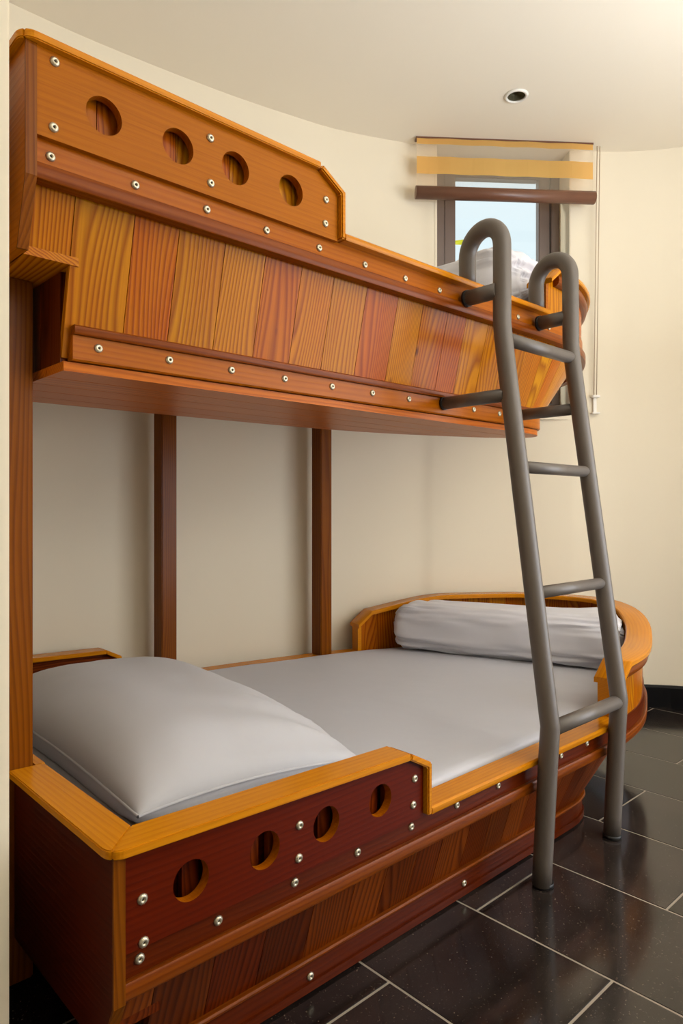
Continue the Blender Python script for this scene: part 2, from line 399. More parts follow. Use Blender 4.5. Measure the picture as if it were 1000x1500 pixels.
# ceiling with a round hole for the recessed lamp
SPX, SPY, SPR = 2.634, 1.694, 0.040
def ceil_mesh():
    n = 32
    pts = room_c
    bm = bmesh.new()
    def loop(ps, z):
        vs = [bm.verts.new((x, y, z)) for x, y in ps]
        return vs, [bm.edges.new((vs[i], vs[(i + 1) % len(vs)])) for i in range(len(vs))]
    o, e1 = loop(pts, CH)
    h, e2 = loop([(SPX + SPR * math.cos(2 * math.pi * k / n), SPY + SPR * math.sin(2 * math.pi * k / n)) for k in range(n)], CH)
    bmesh.ops.triangle_fill(bm, edges=e1 + e2, use_beauty=True)
    h2 = [bm.verts.new((v.co.x, v.co.y, CH + 0.1)) for v in h]
    for k in range(n): bm.faces.new((h[k], h[(k + 1) % n], h2[(k + 1) % n], h2[k]))
    bm.verts.index_update()
    V = [tuple(v.co) for v in bm.verts]; Fs = [tuple(v.index for v in f.verts) for f in bm.faces]; bm.free()
    return V, Fs
V, Fs = ceil_mesh()
tagp(mk('ceiling', V, Fs, M['ceil']), 'flat cream ceiling', kind='structure')
# floor
fl = empty('floor', (0, 0, 0), 'dark stone tiles laid in staggered rows with pale joints', kind='structure')
prism('grout_bed', [(-1.8, -1.9), (4.1, -1.9), (4.1, 2.8), (-1.8, 2.8)], -0.06, -0.0012, M['grout'], fl)
def clip(poly, cl):
    for i in range(len(cl)):
        a, b = cl[i], cl[(i + 1) % len(cl)]
        ins = lambda p: (b[0] - a[0]) * (p[1] - a[1]) - (b[1] - a[1]) * (p[0] - a[0]) >= -1e-7
        out = []
        for j in range(len(poly)):
            p, q = poly[j], poly[(j + 1) % len(poly)]
            ip, iq = ins(p), ins(q)
            if ip: out.append(p)
            if ip != iq:
                d1 = (b[0] - a[0]) * (p[1] - a[1]) - (b[1] - a[1]) * (p[0] - a[0]); d2 = (b[0] - a[0]) * (q[1] - a[1]) - (b[1] - a[1]) * (q[0] - a[0])
                t = d1 / (d1 - d2); out.append((p[0] + (q[0] - p[0]) * t, p[1] + (q[1] - p[1]) * t))
        poly = out
        if len(poly) < 3: return []
    return poly
TW, TL, GP = 0.348, 0.70, 0.006
full = None
for k in range(-7, 9):
    xa = 1.075 + TW * (k - 1)
    y0 = 1.00 + 0.0145 * k + (0 if k % 2 == 0 else -0.335)
    for j in range(-5, 4):
        ya = y0 + TL * j
        r = [(xa + GP / 2, ya + GP / 2), (xa + TW - GP / 2, ya + GP / 2), (xa + TW - GP / 2, ya + TL - GP / 2), (xa + GP / 2, ya + TL - GP / 2)]
        c = clip(r, room)
        if len(c) < 3: continue
        cx, cy = xa + TW / 2, ya + TL / 2
        if cx < 0.1 and cy > 1.5: continue
        isfull = len(c) == 4 and all(min(math.dist(p, q) for q in r) < 1e-5 for p in c)
        if isfull and full is not None:
            o = full.copy(); COL.objects.link(o); o.location = (cx, cy, random.uniform(-0.0002, 0.0002))
            o.name = 'tile'
        else:
            base = Vector((cx, cy, 0)) if isfull else Vector((0, 0, 0))
            o = prism('tile', [(p[0] - base.x, p[1] - base.y) for p in c], -0.008, 0.0, M['tile'], fl, bev=0.0007)
            o.location = base
            if isfull: full = o
# skirting along the curved wall
bp_path = right_pts
nm_r = None
bb = sweep('baseboard_right', bp_path, [(0, -0.003), (0.014, -0.003), (0.014, 0.10), (0.009, 0.112), (0, 0.112)], M['black'], None)
tagp(bb, 'black skirting board along the curved wall', kind='structure')
bb = sweep('baseboard_back', left_pts + mid[1:], [(0, -0.003), (0.014, -0.003), (0.014, 0.10), (0.009, 0.112), (0, 0.112)], M['black'], None)
tagp(bb, 'black skirting board behind the lower bunk', kind='structure')
box('baseboard_left', 0.36, 0.374, 1.15, 2.60, 0.0, 0.112, M['black'])['kind'] = 'structure'

# ------------------------------------------------------------------ window
dxw, dyw = W2[0] - W1[0], W2[1] - W1[1]; Lw = math.hypot(dxw, dyw); ux, uy = dxw / Lw, dyw / Lw
onx, ony = -uy, ux                       # outward
if onx < 0: onx, ony = -onx, -ony
win = empty('window_1', (W1[0], W1[1], SILL), 'brown framed window in the curved wall above the upper bunk', kind='structure')
def wp(u, d, h): return (W1[0] + ux * u + onx * d, W1[1] + uy * u + ony * d, h)
def wbox(name, u0, u1, d0, d1, h0, h1, mat, parent, axis='Z', bev=0):
    V = [wp(u0, d0, h0), wp(u1, d0, h0), wp(u1, d1, h0), wp(u0, d1, h0), wp(u0, d0, h1), wp(u1, d0, h1), wp(u1, d1, h1), wp(u0, d1, h1)]
    return mk(name, V, BF, mat, parent, axis, bev=bev)
WD = 0.13
tr = empty('trim_1', (W1[0], W1[1], SILL), 'deep cream reveal around the window', kind='structure')
wbox('reveal_side', -0.10, 0.0, 0.06, 0.20, SILL - 0.05, CH, M['wall'], tr)
wbox('reveal_side', Lw, Lw + 0.10, 0.06, 0.20, SILL - 0.05, CH, M['wall'], tr)
wbox('reveal_side', 0.0, 0.012, -0.002, 0.20, SILL - 0.01, CH, M['wall'], tr)
wbox('reveal_side', Lw - 0.004, Lw + 0.02, 0.002, 0.20, SILL - 0.01, CH, M['wall'], tr)
wbox('sill', -0.02, Lw + 0.02, 0.0, 0.32, SILL - 0.05, SILL, M['wall'], tr)
H0, H1 = SILL, CH
FW = 0.045
for (u0, u1) in ((0.012, 0.012 + FW + 0.02), (Lw - FW - 0.004, Lw - 0.004)):
    wbox('frame_post', u0, u1, WD, WD + 0.07, H0, H1, M['frame'], win, bev=0.004)
wbox('frame_head', 0.012, Lw - 0.004, WD, WD + 0.07, H1 - 0.05, H1, M['frame'], win, bev=0.004)
wbox('frame_foot', 0.012, Lw - 0.004, WD, WD + 0.07, H0, H0 + 0.05, M['frame'], win, bev=0.004)
sa, sb = 0.012 + FW + 0.02, Lw - FW - 0.004
SW = 0.062
for (u0, u1) in ((sa + 0.003, sa + SW), (sb - SW, sb - 0.003)):
    wbox('sash_stile', u0, u1, WD + 0.012, WD + 0.062, H0 + 0.052, H1 - 0.052, M['frame'], win, bev=0.004)
wbox('sash_rail', sa + SW, sb - SW, WD + 0.012, WD + 0.062, H0 + 0.052, H0 + 0.11, M['frame'], win, bev=0.004)
wbox('sash_rail', sa + SW, sb - SW, WD + 0.012, WD + 0.062, H1 - 0.085, H1 - 0.052, M['frame'], win, bev=0.004)
wbox('pane', sa + SW, sb - SW, WD + 0.034, WD + 0.040, H0 + 0.11, H1 - 0.085, M['glass'], win)

# ------------------------------------------------------------------ roller blind
bl = empty('roller_blind', wp(0.33, -0.12, CH), 'amber and sheer striped roller blind pulled partly down over the window', 'blind')
B0, B1 = -0.105, 0.775
BD = -0.085
def band(name, h0, h1, mat):
    n = 16; V = []; Fs = []
    for i in range(n + 1):
        u = B0 + (B1 - B0) * i / n; dd = 0.003 * math.sin(i * 1.7)
        V += [wp(u, BD + dd, h0), wp(u, BD + dd, h1)]
    for i in range(n): Fs.append((2 * i, 2 * i + 2, 2 * i + 3, 2 * i + 1))
    o = mk(name, V, Fs, mat, bl)
    return o
band('opaque_band', 2.772, 2.800, M['amber'])
band('sheer_band', 2.712, 2.772, M['sheer'])
band('opaque_band', 2.628, 2.712, M['amber'])
band('sheer_band', 2.560, 2.628, M['sheer'])
wbox('roller', B0 - 0.003, B1 + 0.003, BD + 0.003, BD + 0.04, 2.800, 2.8095, M['bar'], bl)
o = tube('bottom_bar', [wp(B0 - 0.006, BD, 2.535), wp(B1 + 0.006, BD, 2.535)], 0.031, M['bar'], bl, seg=16); o['label'] = 'dark brown rounded bottom bar'
cdl = empty('blind_cord', wp(B1 + 0.05, BD + 0.03, CH), 'thin cord loop hanging from the ceiling to the right of the blind', 'cord')
for du in (0.036, 0.050):
    tube('cord_strand', sub([wp(B1 + du, BD + 0.035, CH), wp(B1 + du, -0.012, 1.56)], 4), 0.0022, M['cord'], cdl, seg=8)
cl = empty('cord_cleat', wp(B1 + 0.043, -0.006, 1.52), 'small clear plastic cord holder on the wall right of the upper bunk', 'cord holder')
wbox('bracket', B1 + 0.022, B1 + 0.064, -0.028, 0.012, 1.56, 1.572, M['white'], cl, bev=0.003)
wbox('bracket', B1 + 0.022, B1 + 0.064, -0.028, 0.012, 1.478, 1.486, M['white'], cl, bev=0.003)
wbox('back_plate', B1 + 0.034, B1 + 0.052, -0.010, 0.012, 1.486, 1.56, M['white'], cl, bev=0.002)

# recessed lamp
sp = empty('recessed_downlight', (SPX, SPY, CH), 'small round unlit downlight recessed in the cream ceiling', 'light')
def ring(name, r0, r1, z0, z1, mat, parent, c=(SPX, SPY), n=32):
    V = []; Fs = []
    for k in range(n):
        a = 2 * math.pi * k / n; cc, ss = math.cos(a), math.sin(a)
        V += [(c[0] + cc * r0, c[1] + ss * r0, z0 + 0.002), (c[0] + cc * (r0 + r1) / 2, c[1] + ss * (r0 + r1) / 2, z0), (c[0] + cc * r1, c[1] + ss * r1, z1), (c[0] + cc * r0, c[1] + ss * r0, z1)]
    for k in range(n):
        for j in range(4):
            a = 4 * k + j; b = 4 * k + (j + 1) % 4; e = (4 * ((k + 1) % n))
            Fs.append((a, b, e + (j + 1) % 4, e + j))
    o = mk(name, V, Fs, mat, parent)
    for p in o.data.polygons: p.use_smooth = True
    return o
ring('trim_ring', 0.0385, 0.053, CH - 0.008, CH - 0.0005, M['white'], sp)
def refl():
    V = []; Fs = []; n = 24; L = [(0.0395, CH - 0.001), (0.037, CH + 0.02), (0.028, CH + 0.045), (0.012, CH + 0.048)]
    for r, z in L:
        for k in range(n):
            a = 2 * math.pi * k / n; V.append((SPX + r * math.cos(a), SPY + r * math.sin(a), z))
    for i in range(len(L) - 1):
        for k in range(n): Fs.append((i * n + k, i * n + (k + 1) % n, (i + 1) * n + (k + 1) % n, (i + 1) * n + k))
    Fs.append(tuple(range((len(L) - 1) * n, len(L) * n)))
    mk('reflector', V, Fs, M['lampin'], sp)
refl()
def bulb():
    V = []; Fs = []; n = 16; L = [(0.012, CH + 0.046), (0.014, CH + 0.034), (0.010, CH + 0.028), (0.004, CH + 0.026)]
    for r, z in L:
        for k in range(n):
            a = 2 * math.pi * k / n; V.append((SPX + r * math.cos(a), SPY + r * math.sin(a), z))
    for i in range(len(L) - 1):
        for k in range(n): Fs.append((i * n + k, i * n + (k + 1) % n, (i + 1) * n + (k + 1) % n, (i + 1) * n + k))
    Fs.append(tuple(range(n))); Fs.append(tuple(range((len(L) - 1) * n, len(L) * n)))
    mk('bulb', V, Fs, M['sock'], sp, smooth=True)
bulb()

# ------------------------------------------------------------------ screws
scr = {}
def screw(parent, loc, n):
    """dome head with recess, facing direction n (plan outward)"""
    if 'm' not in scr:
        bm = bmesh.new(); k = 10; R = 0.0088
        rings = [(R, 0.0), (R, 0.0022), (R * 0.72, 0.0046), (R * 0.34, 0.0052), (R * 0.30, 0.002)]
        vs = []
        for r, z in rings: vs.append([bm.verts.new((r * math.cos(2 * math.pi * i / k), -z, r * math.sin(2 * math.pi * i / k))) for i in range(k)])
        for a, b in zip(vs, vs[1:]):
            for i in range(k): bm.faces.new((a[i], a[(i + 1) % k], b[(i + 1) % k], b[i]))
        f = bm.faces.new(vs[-1]); f.material_index = 1; bm.faces.new(vs[0][::-1])
        for i in range(k): pass
        bmesh.ops.recalc_face_normals(bm, faces=bm.faces)
        me = bpy.data.meshes.new('screw'); bm.to_mesh(me); bm.free()
        me.materials.append(M['screw']); me.materials.append(M['sock']); scr['m'] = me
        for p in me.polygons: p.use_smooth = len(p.vertices) == 4
    o = bpy.data.objects.new('screw', scr['m']); COL.objects.link(o); o.parent = parent
    o.location = Vector(loc) - Vector(parent.location)
    o.rotation_euler = (0, 0, math.atan2(n[1], n[0]) + math.pi / 2)
    return o

# ------------------------------------------------------------------ panel with round holes in the XZ plane
def holed_panel(name, x0, x1, zb, top, holes, r, y0, y1, mat, parent, chamfer=None):
    """top(x) gives the upper edge; zb(x) the lower edge"""
    V = []; Fs = []
    cuts = [x0] + [(a[0] + b[0]) / 2 for a, b in zip(holes, holes[1:])] + [x1]
    for i, (hx, hz) in enumerate(holes):
        a, b = cuts[i], cuts[i + 1]
        poly = [(a, zb(a)), (b, zb(b)), (b, top(b))]
        if chamfer and i == len(holes) - 1: poly.append((chamfer, top(chamfer)))
        poly.append((a, top(a)))
        angs = [2 * math.pi * k / 40 for k in range(40)] + [math.atan2(p[1] - hz, p[0] - hx) % (2 * math.pi) for p in poly]
        angs = sorted(set(round(t, 6) for t in angs)); base = len(V)
        for t in angs:
            dx, dz = math.cos(t), math.sin(t); best = 1e9
            for p, q in zip(poly, poly[1:] + poly[:1]):
                ex, ez = q[0] - p[0], q[1] - p[1]; den = dx * ez - dz * ex
                if abs(den) < 1e-12: continue
                s = ((p[0] - hx) * ez - (p[1] - hz) * ex) / den; u = ((p[0] - hx) * dz - (p[1] - hz) * dx) / den
                if s > 0 and -1e-6 <= u <= 1 + 1e-6: best = min(best, s)
            ox, oz = hx + dx * best, hz + dz * best
            V += [(ox, y0, oz), (hx + dx * r, y0, hz + dz * r), (hx + dx * r, y1, hz + dz * r), (ox, y1, oz)]
        n = len(angs)
        for k in range(n):
            p = base + 4 * k; q = base + 4 * ((k + 1) % n)
            Fs += [(p, q, q + 1, p + 1), (p + 1, q + 1, q + 2, p + 2), (p + 2, q + 2, q + 3, p + 3)]
            # outside walls where the segment lies on the real border
            o1, o2 = V[p], V[q]
            inner = [c for c in cuts[1:-1] if abs(o1[0] - c) < 1e-5 and abs(o2[0] - c) < 1e-5]
            if not inner: Fs.append((p, q, q + 3, p + 3))
    o = mk(name, V, Fs, mat, parent, 'X')
    o.data.materials.append(M['rail']); off = Vector(parent.location)
    for p in o.data.polygons:
        c = p.center + off
        if abs(p.normal.y) < 0.5 and any(math.hypot(c.x - hx, c.z - hz) < r * 1.02 for hx, hz in holes): p.material_index = 1
    return o

def strip_xz(name, pts, y0, y1, th, mat, parent, bev=0.003):
    """a bent cap strip following pts (x,z = its underside), th upward/outward"""
    n = len(pts); V = []
    offs = []
    for i in range(n):
        a = pts[max(0, i - 1)]; b = pts[i]; c = pts[min(n - 1, i + 1)]
        def nn(p, q):
            l = math.dist(p, q); return (-(q[1] - p[1]) / l, (q[0] - p[0]) / l)
        n1 = nn(a, b) if i > 0 else nn(b, c); n2 = nn(b, c) if i < n - 1 else n1
        m_ = (n1[0] + n2[0], n1[1] + n2[1]); l = math.hypot(*m_); m_ = (m_[0] / l, m_[1] / l)
        k = th / max(0.3, (m_[0] * n1[0] + m_[1] * n1[1])); offs.append((b[0] + m_[0] * k, b[1] + m_[1] * k))
    for i in range(n): V += [(pts[i][0], y0, pts[i][1]), (pts[i][0], y1, pts[i][1]), (offs[i][0], y1, offs[i][1]), (offs[i][0], y0, offs[i][1])]
    Fs = []
    for i in range(n - 1):
        for j in range(4): Fs.append((4 * i + j, 4 * i + (j + 1) % 4, 4 * i + 4 + (j + 1) % 4, 4 * i + 4 + j))
    Fs += [(0, 1, 2, 3), (4 * n - 1, 4 * n - 2, 4 * n - 3, 4 * n - 4)]
    return mk(name, V, Fs, mat, parent, 'X', bev=bev)

# ------------------------------------------------------------------ the boats
def build_bunk(root, R, B, P):
    """R: plan outline of the top rail (control points, from the stern round the bow), B: matching bottom outline"""
    full4 = catmull([r + b for r, b in zip(R, B)], 10)
    Rp = [p[:2] for p in full4]; Bp = [p[2:] for p in full4]
    nR, nB = normals(Rp), normals(Bp)
    sR = arclen(Rp); tot = sR[-1]
    def at(arr, s):
        for i in range(len(sR) - 1):
            if sR[i + 1] >= s:
                t = (s - sR[i]) / max(1e-9, sR[i + 1] - sR[i]); return tuple(a + (b - a) * t for a, b in zip(arr[i], arr[i + 1]))
        return arr[-1]
    def idx_s(cond, start=0):
        for i in range(start, len(Rp)):
            if cond(Rp[i]): return i
    def sub_path(s0, s1):
        pts = [at(Rp, s0)] + [Rp[i] for i in range(len(Rp)) if s0 + 1e-4 < sR[i] < s1 - 1e-4] + [at(Rp, s1)]
        return pts
    hr, hT, hB, hn, hbot = P['rail'], P['hT'], P['hB'], P['notch'], P['bottom']
    X0 = R[0][0]
    # hull planks: ruled from the rail to the bottom outline
    inset = -0.032
    s = 0.0; first = True
    bounds = [0.0]
    sN = P['xn'] - X0
    bounds.append(sN)
    while bounds[-1] < tot - 0.05:
        bounds.append(min(tot, bounds[-1] + random.uniform(0.088, 0.122) * (1 if bounds[-1] < 2.9 else 1.6)))
    bounds[-1] = tot
    for a, b in zip(bounds, bounds[1:]):
        g_ = 0.0008
        a = max(a, 0.019)
        ss = [a + g_ + (b - a - 2 * g_) * k / 3 for k in range(4)]
        lo = hn if (b <= sN + 1e-6 or a > tot - 0.12) else hB
        V = []; G = []
        for s_ in ss:
            r, bb_, n1, n2 = at(Rp, s_), at(Bp, s_), at(nR, s_), at(nB, s_)
            t0 = (r[0] + n1[0] * inset, r[1] + n1[1] * inset); b0 = (bb_[0], bb_[1])
            for (h, dep) in ((hT, 0), (lo, 0), (lo, -0.016), (hT, -0.016)):
                f = (hT - h) / (hT - hB)
                V.append((t0[0] + (b0[0] - t0[0]) * f + n1[0] * dep, t0[1] + (b0[1] - t0[1]) * f + n1[1] * dep, h))
                G.append((h * 1.0, s_ + dep, 0))
        Fs = []
        for k in range(3):
            for j in range(4): Fs.append((4 * k + j, 4 * k + (j + 1) % 4, 4 * k + 4 + (j + 1) % 4, 4 * k + 4 + j))
        Fs += [(0, 1, 2, 3), (15, 14, 13, 12)]
        mk('plank', V, Fs, P['plank'], root, g=G)
    # top rail board, batten below it
    Rt = sub_path(0.0190, tot - 0.0190)
    sc_a, sc_b = P['bow0'], P['bow1']          # arc positions of the raised bow coaming
    sweep('rail_board', Rt, [(-0.045, hr - 0.068), (-0.012, hr - 0.068), (-0.012, hr - 0.0), (-0.045, hr - 0.0)], P['railm'], root, smooth=True)
    sweep('batten', Rt, [(-0.030, hr - 0.078), (-0.002, hr - 0.078), (0.0, hr - 0.075), (0.0, hr - 0.0525), (-0.002, hr - 0.050), (-0.013, hr - 0.050), (-0.030, hr - 0.060)], P['battm'], root, smooth=True)
    # low cap between stern coaming and bow coaming, front and back
    sC = P['xc1'] - X0
    capw = 0.07
    for (q0, q1) in ((sC + 0.014, sc_a - 0.001), (sc_b + 0.001, P['sback'])):
        sweep('rail_cap', sub_path(q0, q1), [(-capw + 0.012, hr), (0.012, hr), (0.014, hr + 0.003), (0.014, hr + 0.013), (0.010, hr + 0.017), (-capw + 0.016, hr + 0.017), (-capw + 0.012, hr + 0.013)], P['capm'], root, smooth=True)
    # raised bow coaming: planks, band, cap
    bz = P['bowh']                              # underside of the bow cap above hr at its ends
    def blift(s_):
        u = min(s_ - sc_a, sc_b - s_)
        base = -0.050 * (1 - min(1, max(0, u / 0.07)))
        w_ = min(1, max(0, (s_ - sc_a - 0.45) / 0.75)); w2 = min(1, max(0, (sc_b - s_ + 0.1) / 0.6)); q = min(w_, w2)
        return base + P['sheer'] * (q * q * (3 - 2 * q))
    bpts_s = [sc_a, sc_a + 0.069, sc_a + 0.075] + [sc_a + 0.075 + (sc_b - sc_a - 0.15) * k / 44 for k in range(1, 44)] + [sc_b - 0.075, sc_b - 0.069, sc_b]
    bpath = [at(Rp, s_) for s_ in bpts_s]
    lf = lambda i, sl: blift(bpts_s[i])
    sweep('bow_cap', bpath, [(-0.078, hr + bz), (0.014, hr + bz), (0.017, hr + bz + 0.003), (0.017, hr + bz + 0.014), (0.012, hr + bz + 0.018), (-0.074, hr + bz + 0.018), (-0.078, hr + bz + 0.014)], P['capm'], root, lift=lf, smooth=True)
    sweep('bow_band', bpath[1:-1], [(-0.02, hr + bz - 0.042), (-0.006, hr + bz - 0.042), (0.004, hr + bz - 0.034), (0.007, hr + bz - 0.022), (0.004, hr + bz - 0.008), (-0.002, hr + bz - 0.001), (-0.02, hr + bz - 0.001)], P['battm'], root, lift=lambda i, sl: blift(bpts_s[i + 1]), smooth=True)
    npl = int((sc_b - sc_a) / 0.095)
    for i in range(npl):
        a = sc_a + 0.018 + (sc_b - sc_a - 0.036) * i / npl + 0.0006; b = sc_a + 0.018 + (sc_b - sc_a - 0.036) * (i + 1) / npl - 0.0006
        V = []; G = []
        for k in range(3):
            s_ = a + (b - a) * k / 2; r, n1 = at(Rp, s_), at(nR, s_)
            for (h, d) in ((hr - 0.02, -0.016), (hr + bz + blift(s_), -0.016), (hr + bz + blift(s_), -0.034), (hr - 0.02, -0.034)):
                V.append((r[0] + n1[0] * d, r[1] + n1[1] * d, h)); G.append((h, s_ + d, 0))
        Fs = []
        for k in range(2):
            for j in range(4): Fs.append((4 * k + j, 4 * k + (j + 1) % 4, 4 * k + 4 + (j + 1) % 4, 4 * k + 4 + j))
        Fs += [(0, 1, 2, 3), (11, 10, 9, 8)]
        mk('bow_plank', V, Fs, P['bowplank'], root, g=G)
    for s_ in (sc_a, sc_b - 0.018):
        pth = [at(Rp, s_ + 0.018 * k / 2) for k in range(3)]
        nm_ = at(nR, s_)
        zt = hr + bz + blift(s_ + 0.009) - 0.001
        sweep('bow_post', pth, [(-0.066, hr - 0.0), (-0.006, hr - 0.0), (-0.006, zt), (-0.066, zt)], P['endm'] if P.get('bowend') is None else P['bowend'], root)
    # bottom rail
    j0 = idx_s(lambda p: p[0] > P['xn'] + 0.012)
    Bl = Bp[j0:]
    lb, lt = P['lr']
    pr, bh = P['proud'], P['bh']
    sweep('bottom_rail', Bl, [(-0.012, lb), (pr - 0.003, lb), (pr, lb + 0.003), (pr, lt - bh), (-0.012, lt - bh)], P['lowm'], root, smooth=True)
    sweep('bottom_batten', Bl, [(-0.012, lt - bh + 0.0005), (pr + 0.008, lt - bh + 0.0005), (pr + 0.010, lt - bh + 0.003), (pr + 0.010, lt - 0.003), (pr + 0.007, lt), (-0.012, lt)], P['battm'], root, smooth=True)
    # end of the hull below the notch, floor boards
    Bc = []
    for i in range(j0, len(Bp)): Bc.append((Bp[i][0] + nB[i][0] * 0.012, Bp[i][1] + nB[i][1] * 0.012))
    Bc = [(P['xn'], Bc[0][1])] + Bc
    Bc[-1] = (P['xn'], Bc[-1][1])
    Bc = [p for p in Bc if p[0] >= P['xn'] - 1e-6]
    ymin = min(p[1] for p in Bc); ymax = max(p[1] for p in Bc)
    nb = P['nbot']; cl_y = [ymin + (ymax - ymin) * i / nb for i in range(nb + 1)]
    for a, b in zip(cl_y, cl_y[1:]):
        cell = [(P['xn'] - 0.001, a + 0.0016), (3.4, a + 0.0016), (3.4, b - 0.0016), (P['xn'] - 0.001, b - 0.0016)]
        # convex outline: clip the outline by the strip instead
        poly = clip(Bc, cell)
        if len(poly) >= 3: prism('bottom_board', poly, hbot, hbot + 0.018, P['underm'], root, 'X')
    # notch under the stern: ledge board and the upright boards behind it
    y0n = B[0][1]; fn = (hT - hn) / (hT - hB)
    yl = (R[0][1] - inset) + (B[0][1] - (R[0][1] - inset)) * fn
    yb_ = (R[-1][1] + inset) + (B[-1][1] - (R[-1][1] + inset)) * fn
    box('ledge_board', X0 + 0.016, P['xn'] + 0.016, yl, yb_ - 0.01, hn - 0.016, hn, P['plank'], root, 'Y')
    ya, yb2 = B[0][1] + 0.004, B[-1][1] - 0.004
    nn_ = max(3, round((yb2 - ya) / 0.105))
    for i in range(nn_):
        a = ya + (yb2 - ya) * i / nn_; b = ya + (yb2 - ya) * (i + 1) / nn_
        box('notch_board', P['xn'] + 0.0, P['xn'] + 0.016, a + 0.001, b - 0.001, hbot + 0.018, hn - 0.017, P['notchm'], root, 'Z')
    # stern board: outline of the section
    xs0, xs1 = X0 + 0.0, X0 + 0.0185
    yf = R[0][1]; yk = R[-1][1]
    top = P['ctop'](X0)
    prof = [(yf + 0.002, top), (yf + 0.002, hr - 0.078), (yl - 0.018, hn - 0.016), (yb_ + 0.01, hn - 0.016), (yk, hr - 0.078), (yk, top)]
    pc = P.get('postcut')
    if pc:      # the stern board is cut around the post
        prism('stern_board', [prof[0], prof[1], prof[2], (pc[0], hn - 0.016), (pc[0], top)], xs0, xs1, P['sternm'], root, 'Y', plane='YZ')
        prism('stern_board', [(pc[1], top), (pc[1], hn - 0.016), prof[3], prof[4], prof[5]], xs0, xs1, P['sternm'], root, 'Y', plane='YZ')
    else:
        prism('stern_board', prof, xs0, xs1, P['sternm'], root, 'Y', plane='YZ')
    tz = [(yf + 0.002, top), (yf + 0.002, hr - 0.078), (yl - 0.018, hn - 0.016)]
    V = []
    for (y, z) in tz: V += [(xs0, y - 0.005, z), (xs1 + 0.0005, y - 0.005, z), (xs1 + 0.0005, y - 0.0002, z), (xs0, y - 0.0002, z)]
    Fs = [(0, 1, 2, 3), (11, 10, 9, 8)] + [(4 * q + j, 4 * q + (j + 1) % 4, 4 * q + 4 + (j + 1) % 4, 4 * q + 4 + j) for q in range(2) for j in range(4)]
    mk('corner_trim', V, Fs, M['post'], root, 'Z')
    # stern coaming on both sides
    xc0, xch, xe = P['xc0'], P['xch'], P['xc1']
    topf = lambda x: P['ctop'](x) if x <= xch + 1e-9 else P['ctop'](xch) + (P['cend'] - P['ctop'](xch)) * (x - xch) / (xe - xch)
    zb = lambda x: hr - 0.004
    holed_panel('porthole_panel', xs1 + 0.001, xe - 0.002, zb, topf, P['holes'], P['hrad'], yf + 0.0, yf + 0.019, P['panelm'], root, chamfer=xch)
    # staves seen through the portholes
    xx = xs1 + 0.004; k = 0
    while xx < xe - 0.03:
        w_ = random.uniform(0.05, 0.07); x2 = min(xx + w_, xe - 0.012)
        box('stave', xx, x2 - (0.022 if P['rail'] < 1 else 0.0015), yf + 0.030, yf + 0.042, hr - 0.03, min(topf(xx), topf(x2)) - 0.002, P['stavem'], root, 'Z'); xx = x2; k += 1
    box('porthole_backing', xs1 + 0.002, xe - 0.012, yf + 0.050, yf + 0.056, hr - 0.03, topf(xe - 0.012) - 0.002, P['sternm'], root, 'X')  # added backing, dark on the lower bunk so porthole gaps read black
    # back coaming, the same shape
    pk = [at(Rp, tot - (x - X0)) for x in (X0, xch, xe)]
    V = []
    xs = [xs1 + 0.001, xch, xe - 0.002]
    for x in xs:
        r = at(Rp, tot - (x - X0)); V += [(r[0], r[1], hr - 0.01), (r[0], r[1], topf(x)), (r[0], r[1] - 0.02, topf(x)), (r[0], r[1] - 0.02, hr - 0.01)]
    Fs = []
    for q in range(2):
        for j in range(4): Fs.append((4 * q + j, 4 * q + (j + 1) % 4, 4 * q + 4 + (j + 1) % 4, 4 * q + 4 + j))
    Fs += [(0, 1, 2, 3), (11, 10, 9, 8)]
    mk('back_panel', V, Fs, P['plank'], root)
    yo, yi = yf - 0.014, yf + capw - 0.012
    X00 = X0 - 0.012
    cz = P['ctop']
    rc = 0.028
    # caps: side cap with a mitre at the rounded corner, then chamfer and upright
    th = 0.015
    def capmesh(name, mir=False):
        # plan polygon of the flat portion: rounded outer corner, mitre to the inner corner
        arc = [(X00 + rc - rc * math.cos(t), yo + rc - rc * math.sin(t)) for t in [math.pi / 4 + math.pi / 4 * k / 4 for k in range(5)]]
        inner = (X00 + capw + 0.0, yi)
        V = []; top_ = []
        poly = arc + [(xch, yo), (xch, yi), inner]
        if mir: poly = [(x, (yk + yf) - y) for x, y in poly]
        n = len(poly)
        for (x, y) in poly: V.append((x, y, cz(x)))
        for (x, y) in poly: V.append((x, y, cz(x) + th))
        Fs = [tuple(range(n)), tuple(range(2 * n - 1, n - 1, -1))] + [(i, (i + 1) % n, n + (i + 1) % n, n + i) for i in range(n)]
        return mk(name, V, Fs, P['capm'], root, 'X', bev=0.002)
    capmesh('side_cap')
    arc = [(X00 + rc - rc * math.cos(t), yo + rc - rc * math.sin(t)) for t in [math.pi / 4 * k / 4 for k in range(5)]]
    yend = P['capend']
    V = []; poly = [(X00, yend)] + arc + [(X00 + capw, yi), (X00 + capw, yend)]
    n = len(poly)
    for q in (0, th):
        for (x, y) in poly: V.append((x, y, cz(x) + q))
    Fs = [tuple(range(n)), tuple(range(2 * n - 1, n - 1, -1))] + [(i, (i + 1) % n, n + (i + 1) % n, n + i) for i in range(n)]
    mk('stern_cap', V, Fs, P['capm'], root, 'Y', bev=0.002)
    ce = P['cend']
    strip_xz('chamfer_cap', [(xch - 0.0, cz(xch)), (xe, ce), (xe, hr + 0.001)], yo, yi, th * 0.93, P['capm'], root)
    # back caps
    bk = [(X0, yk)]
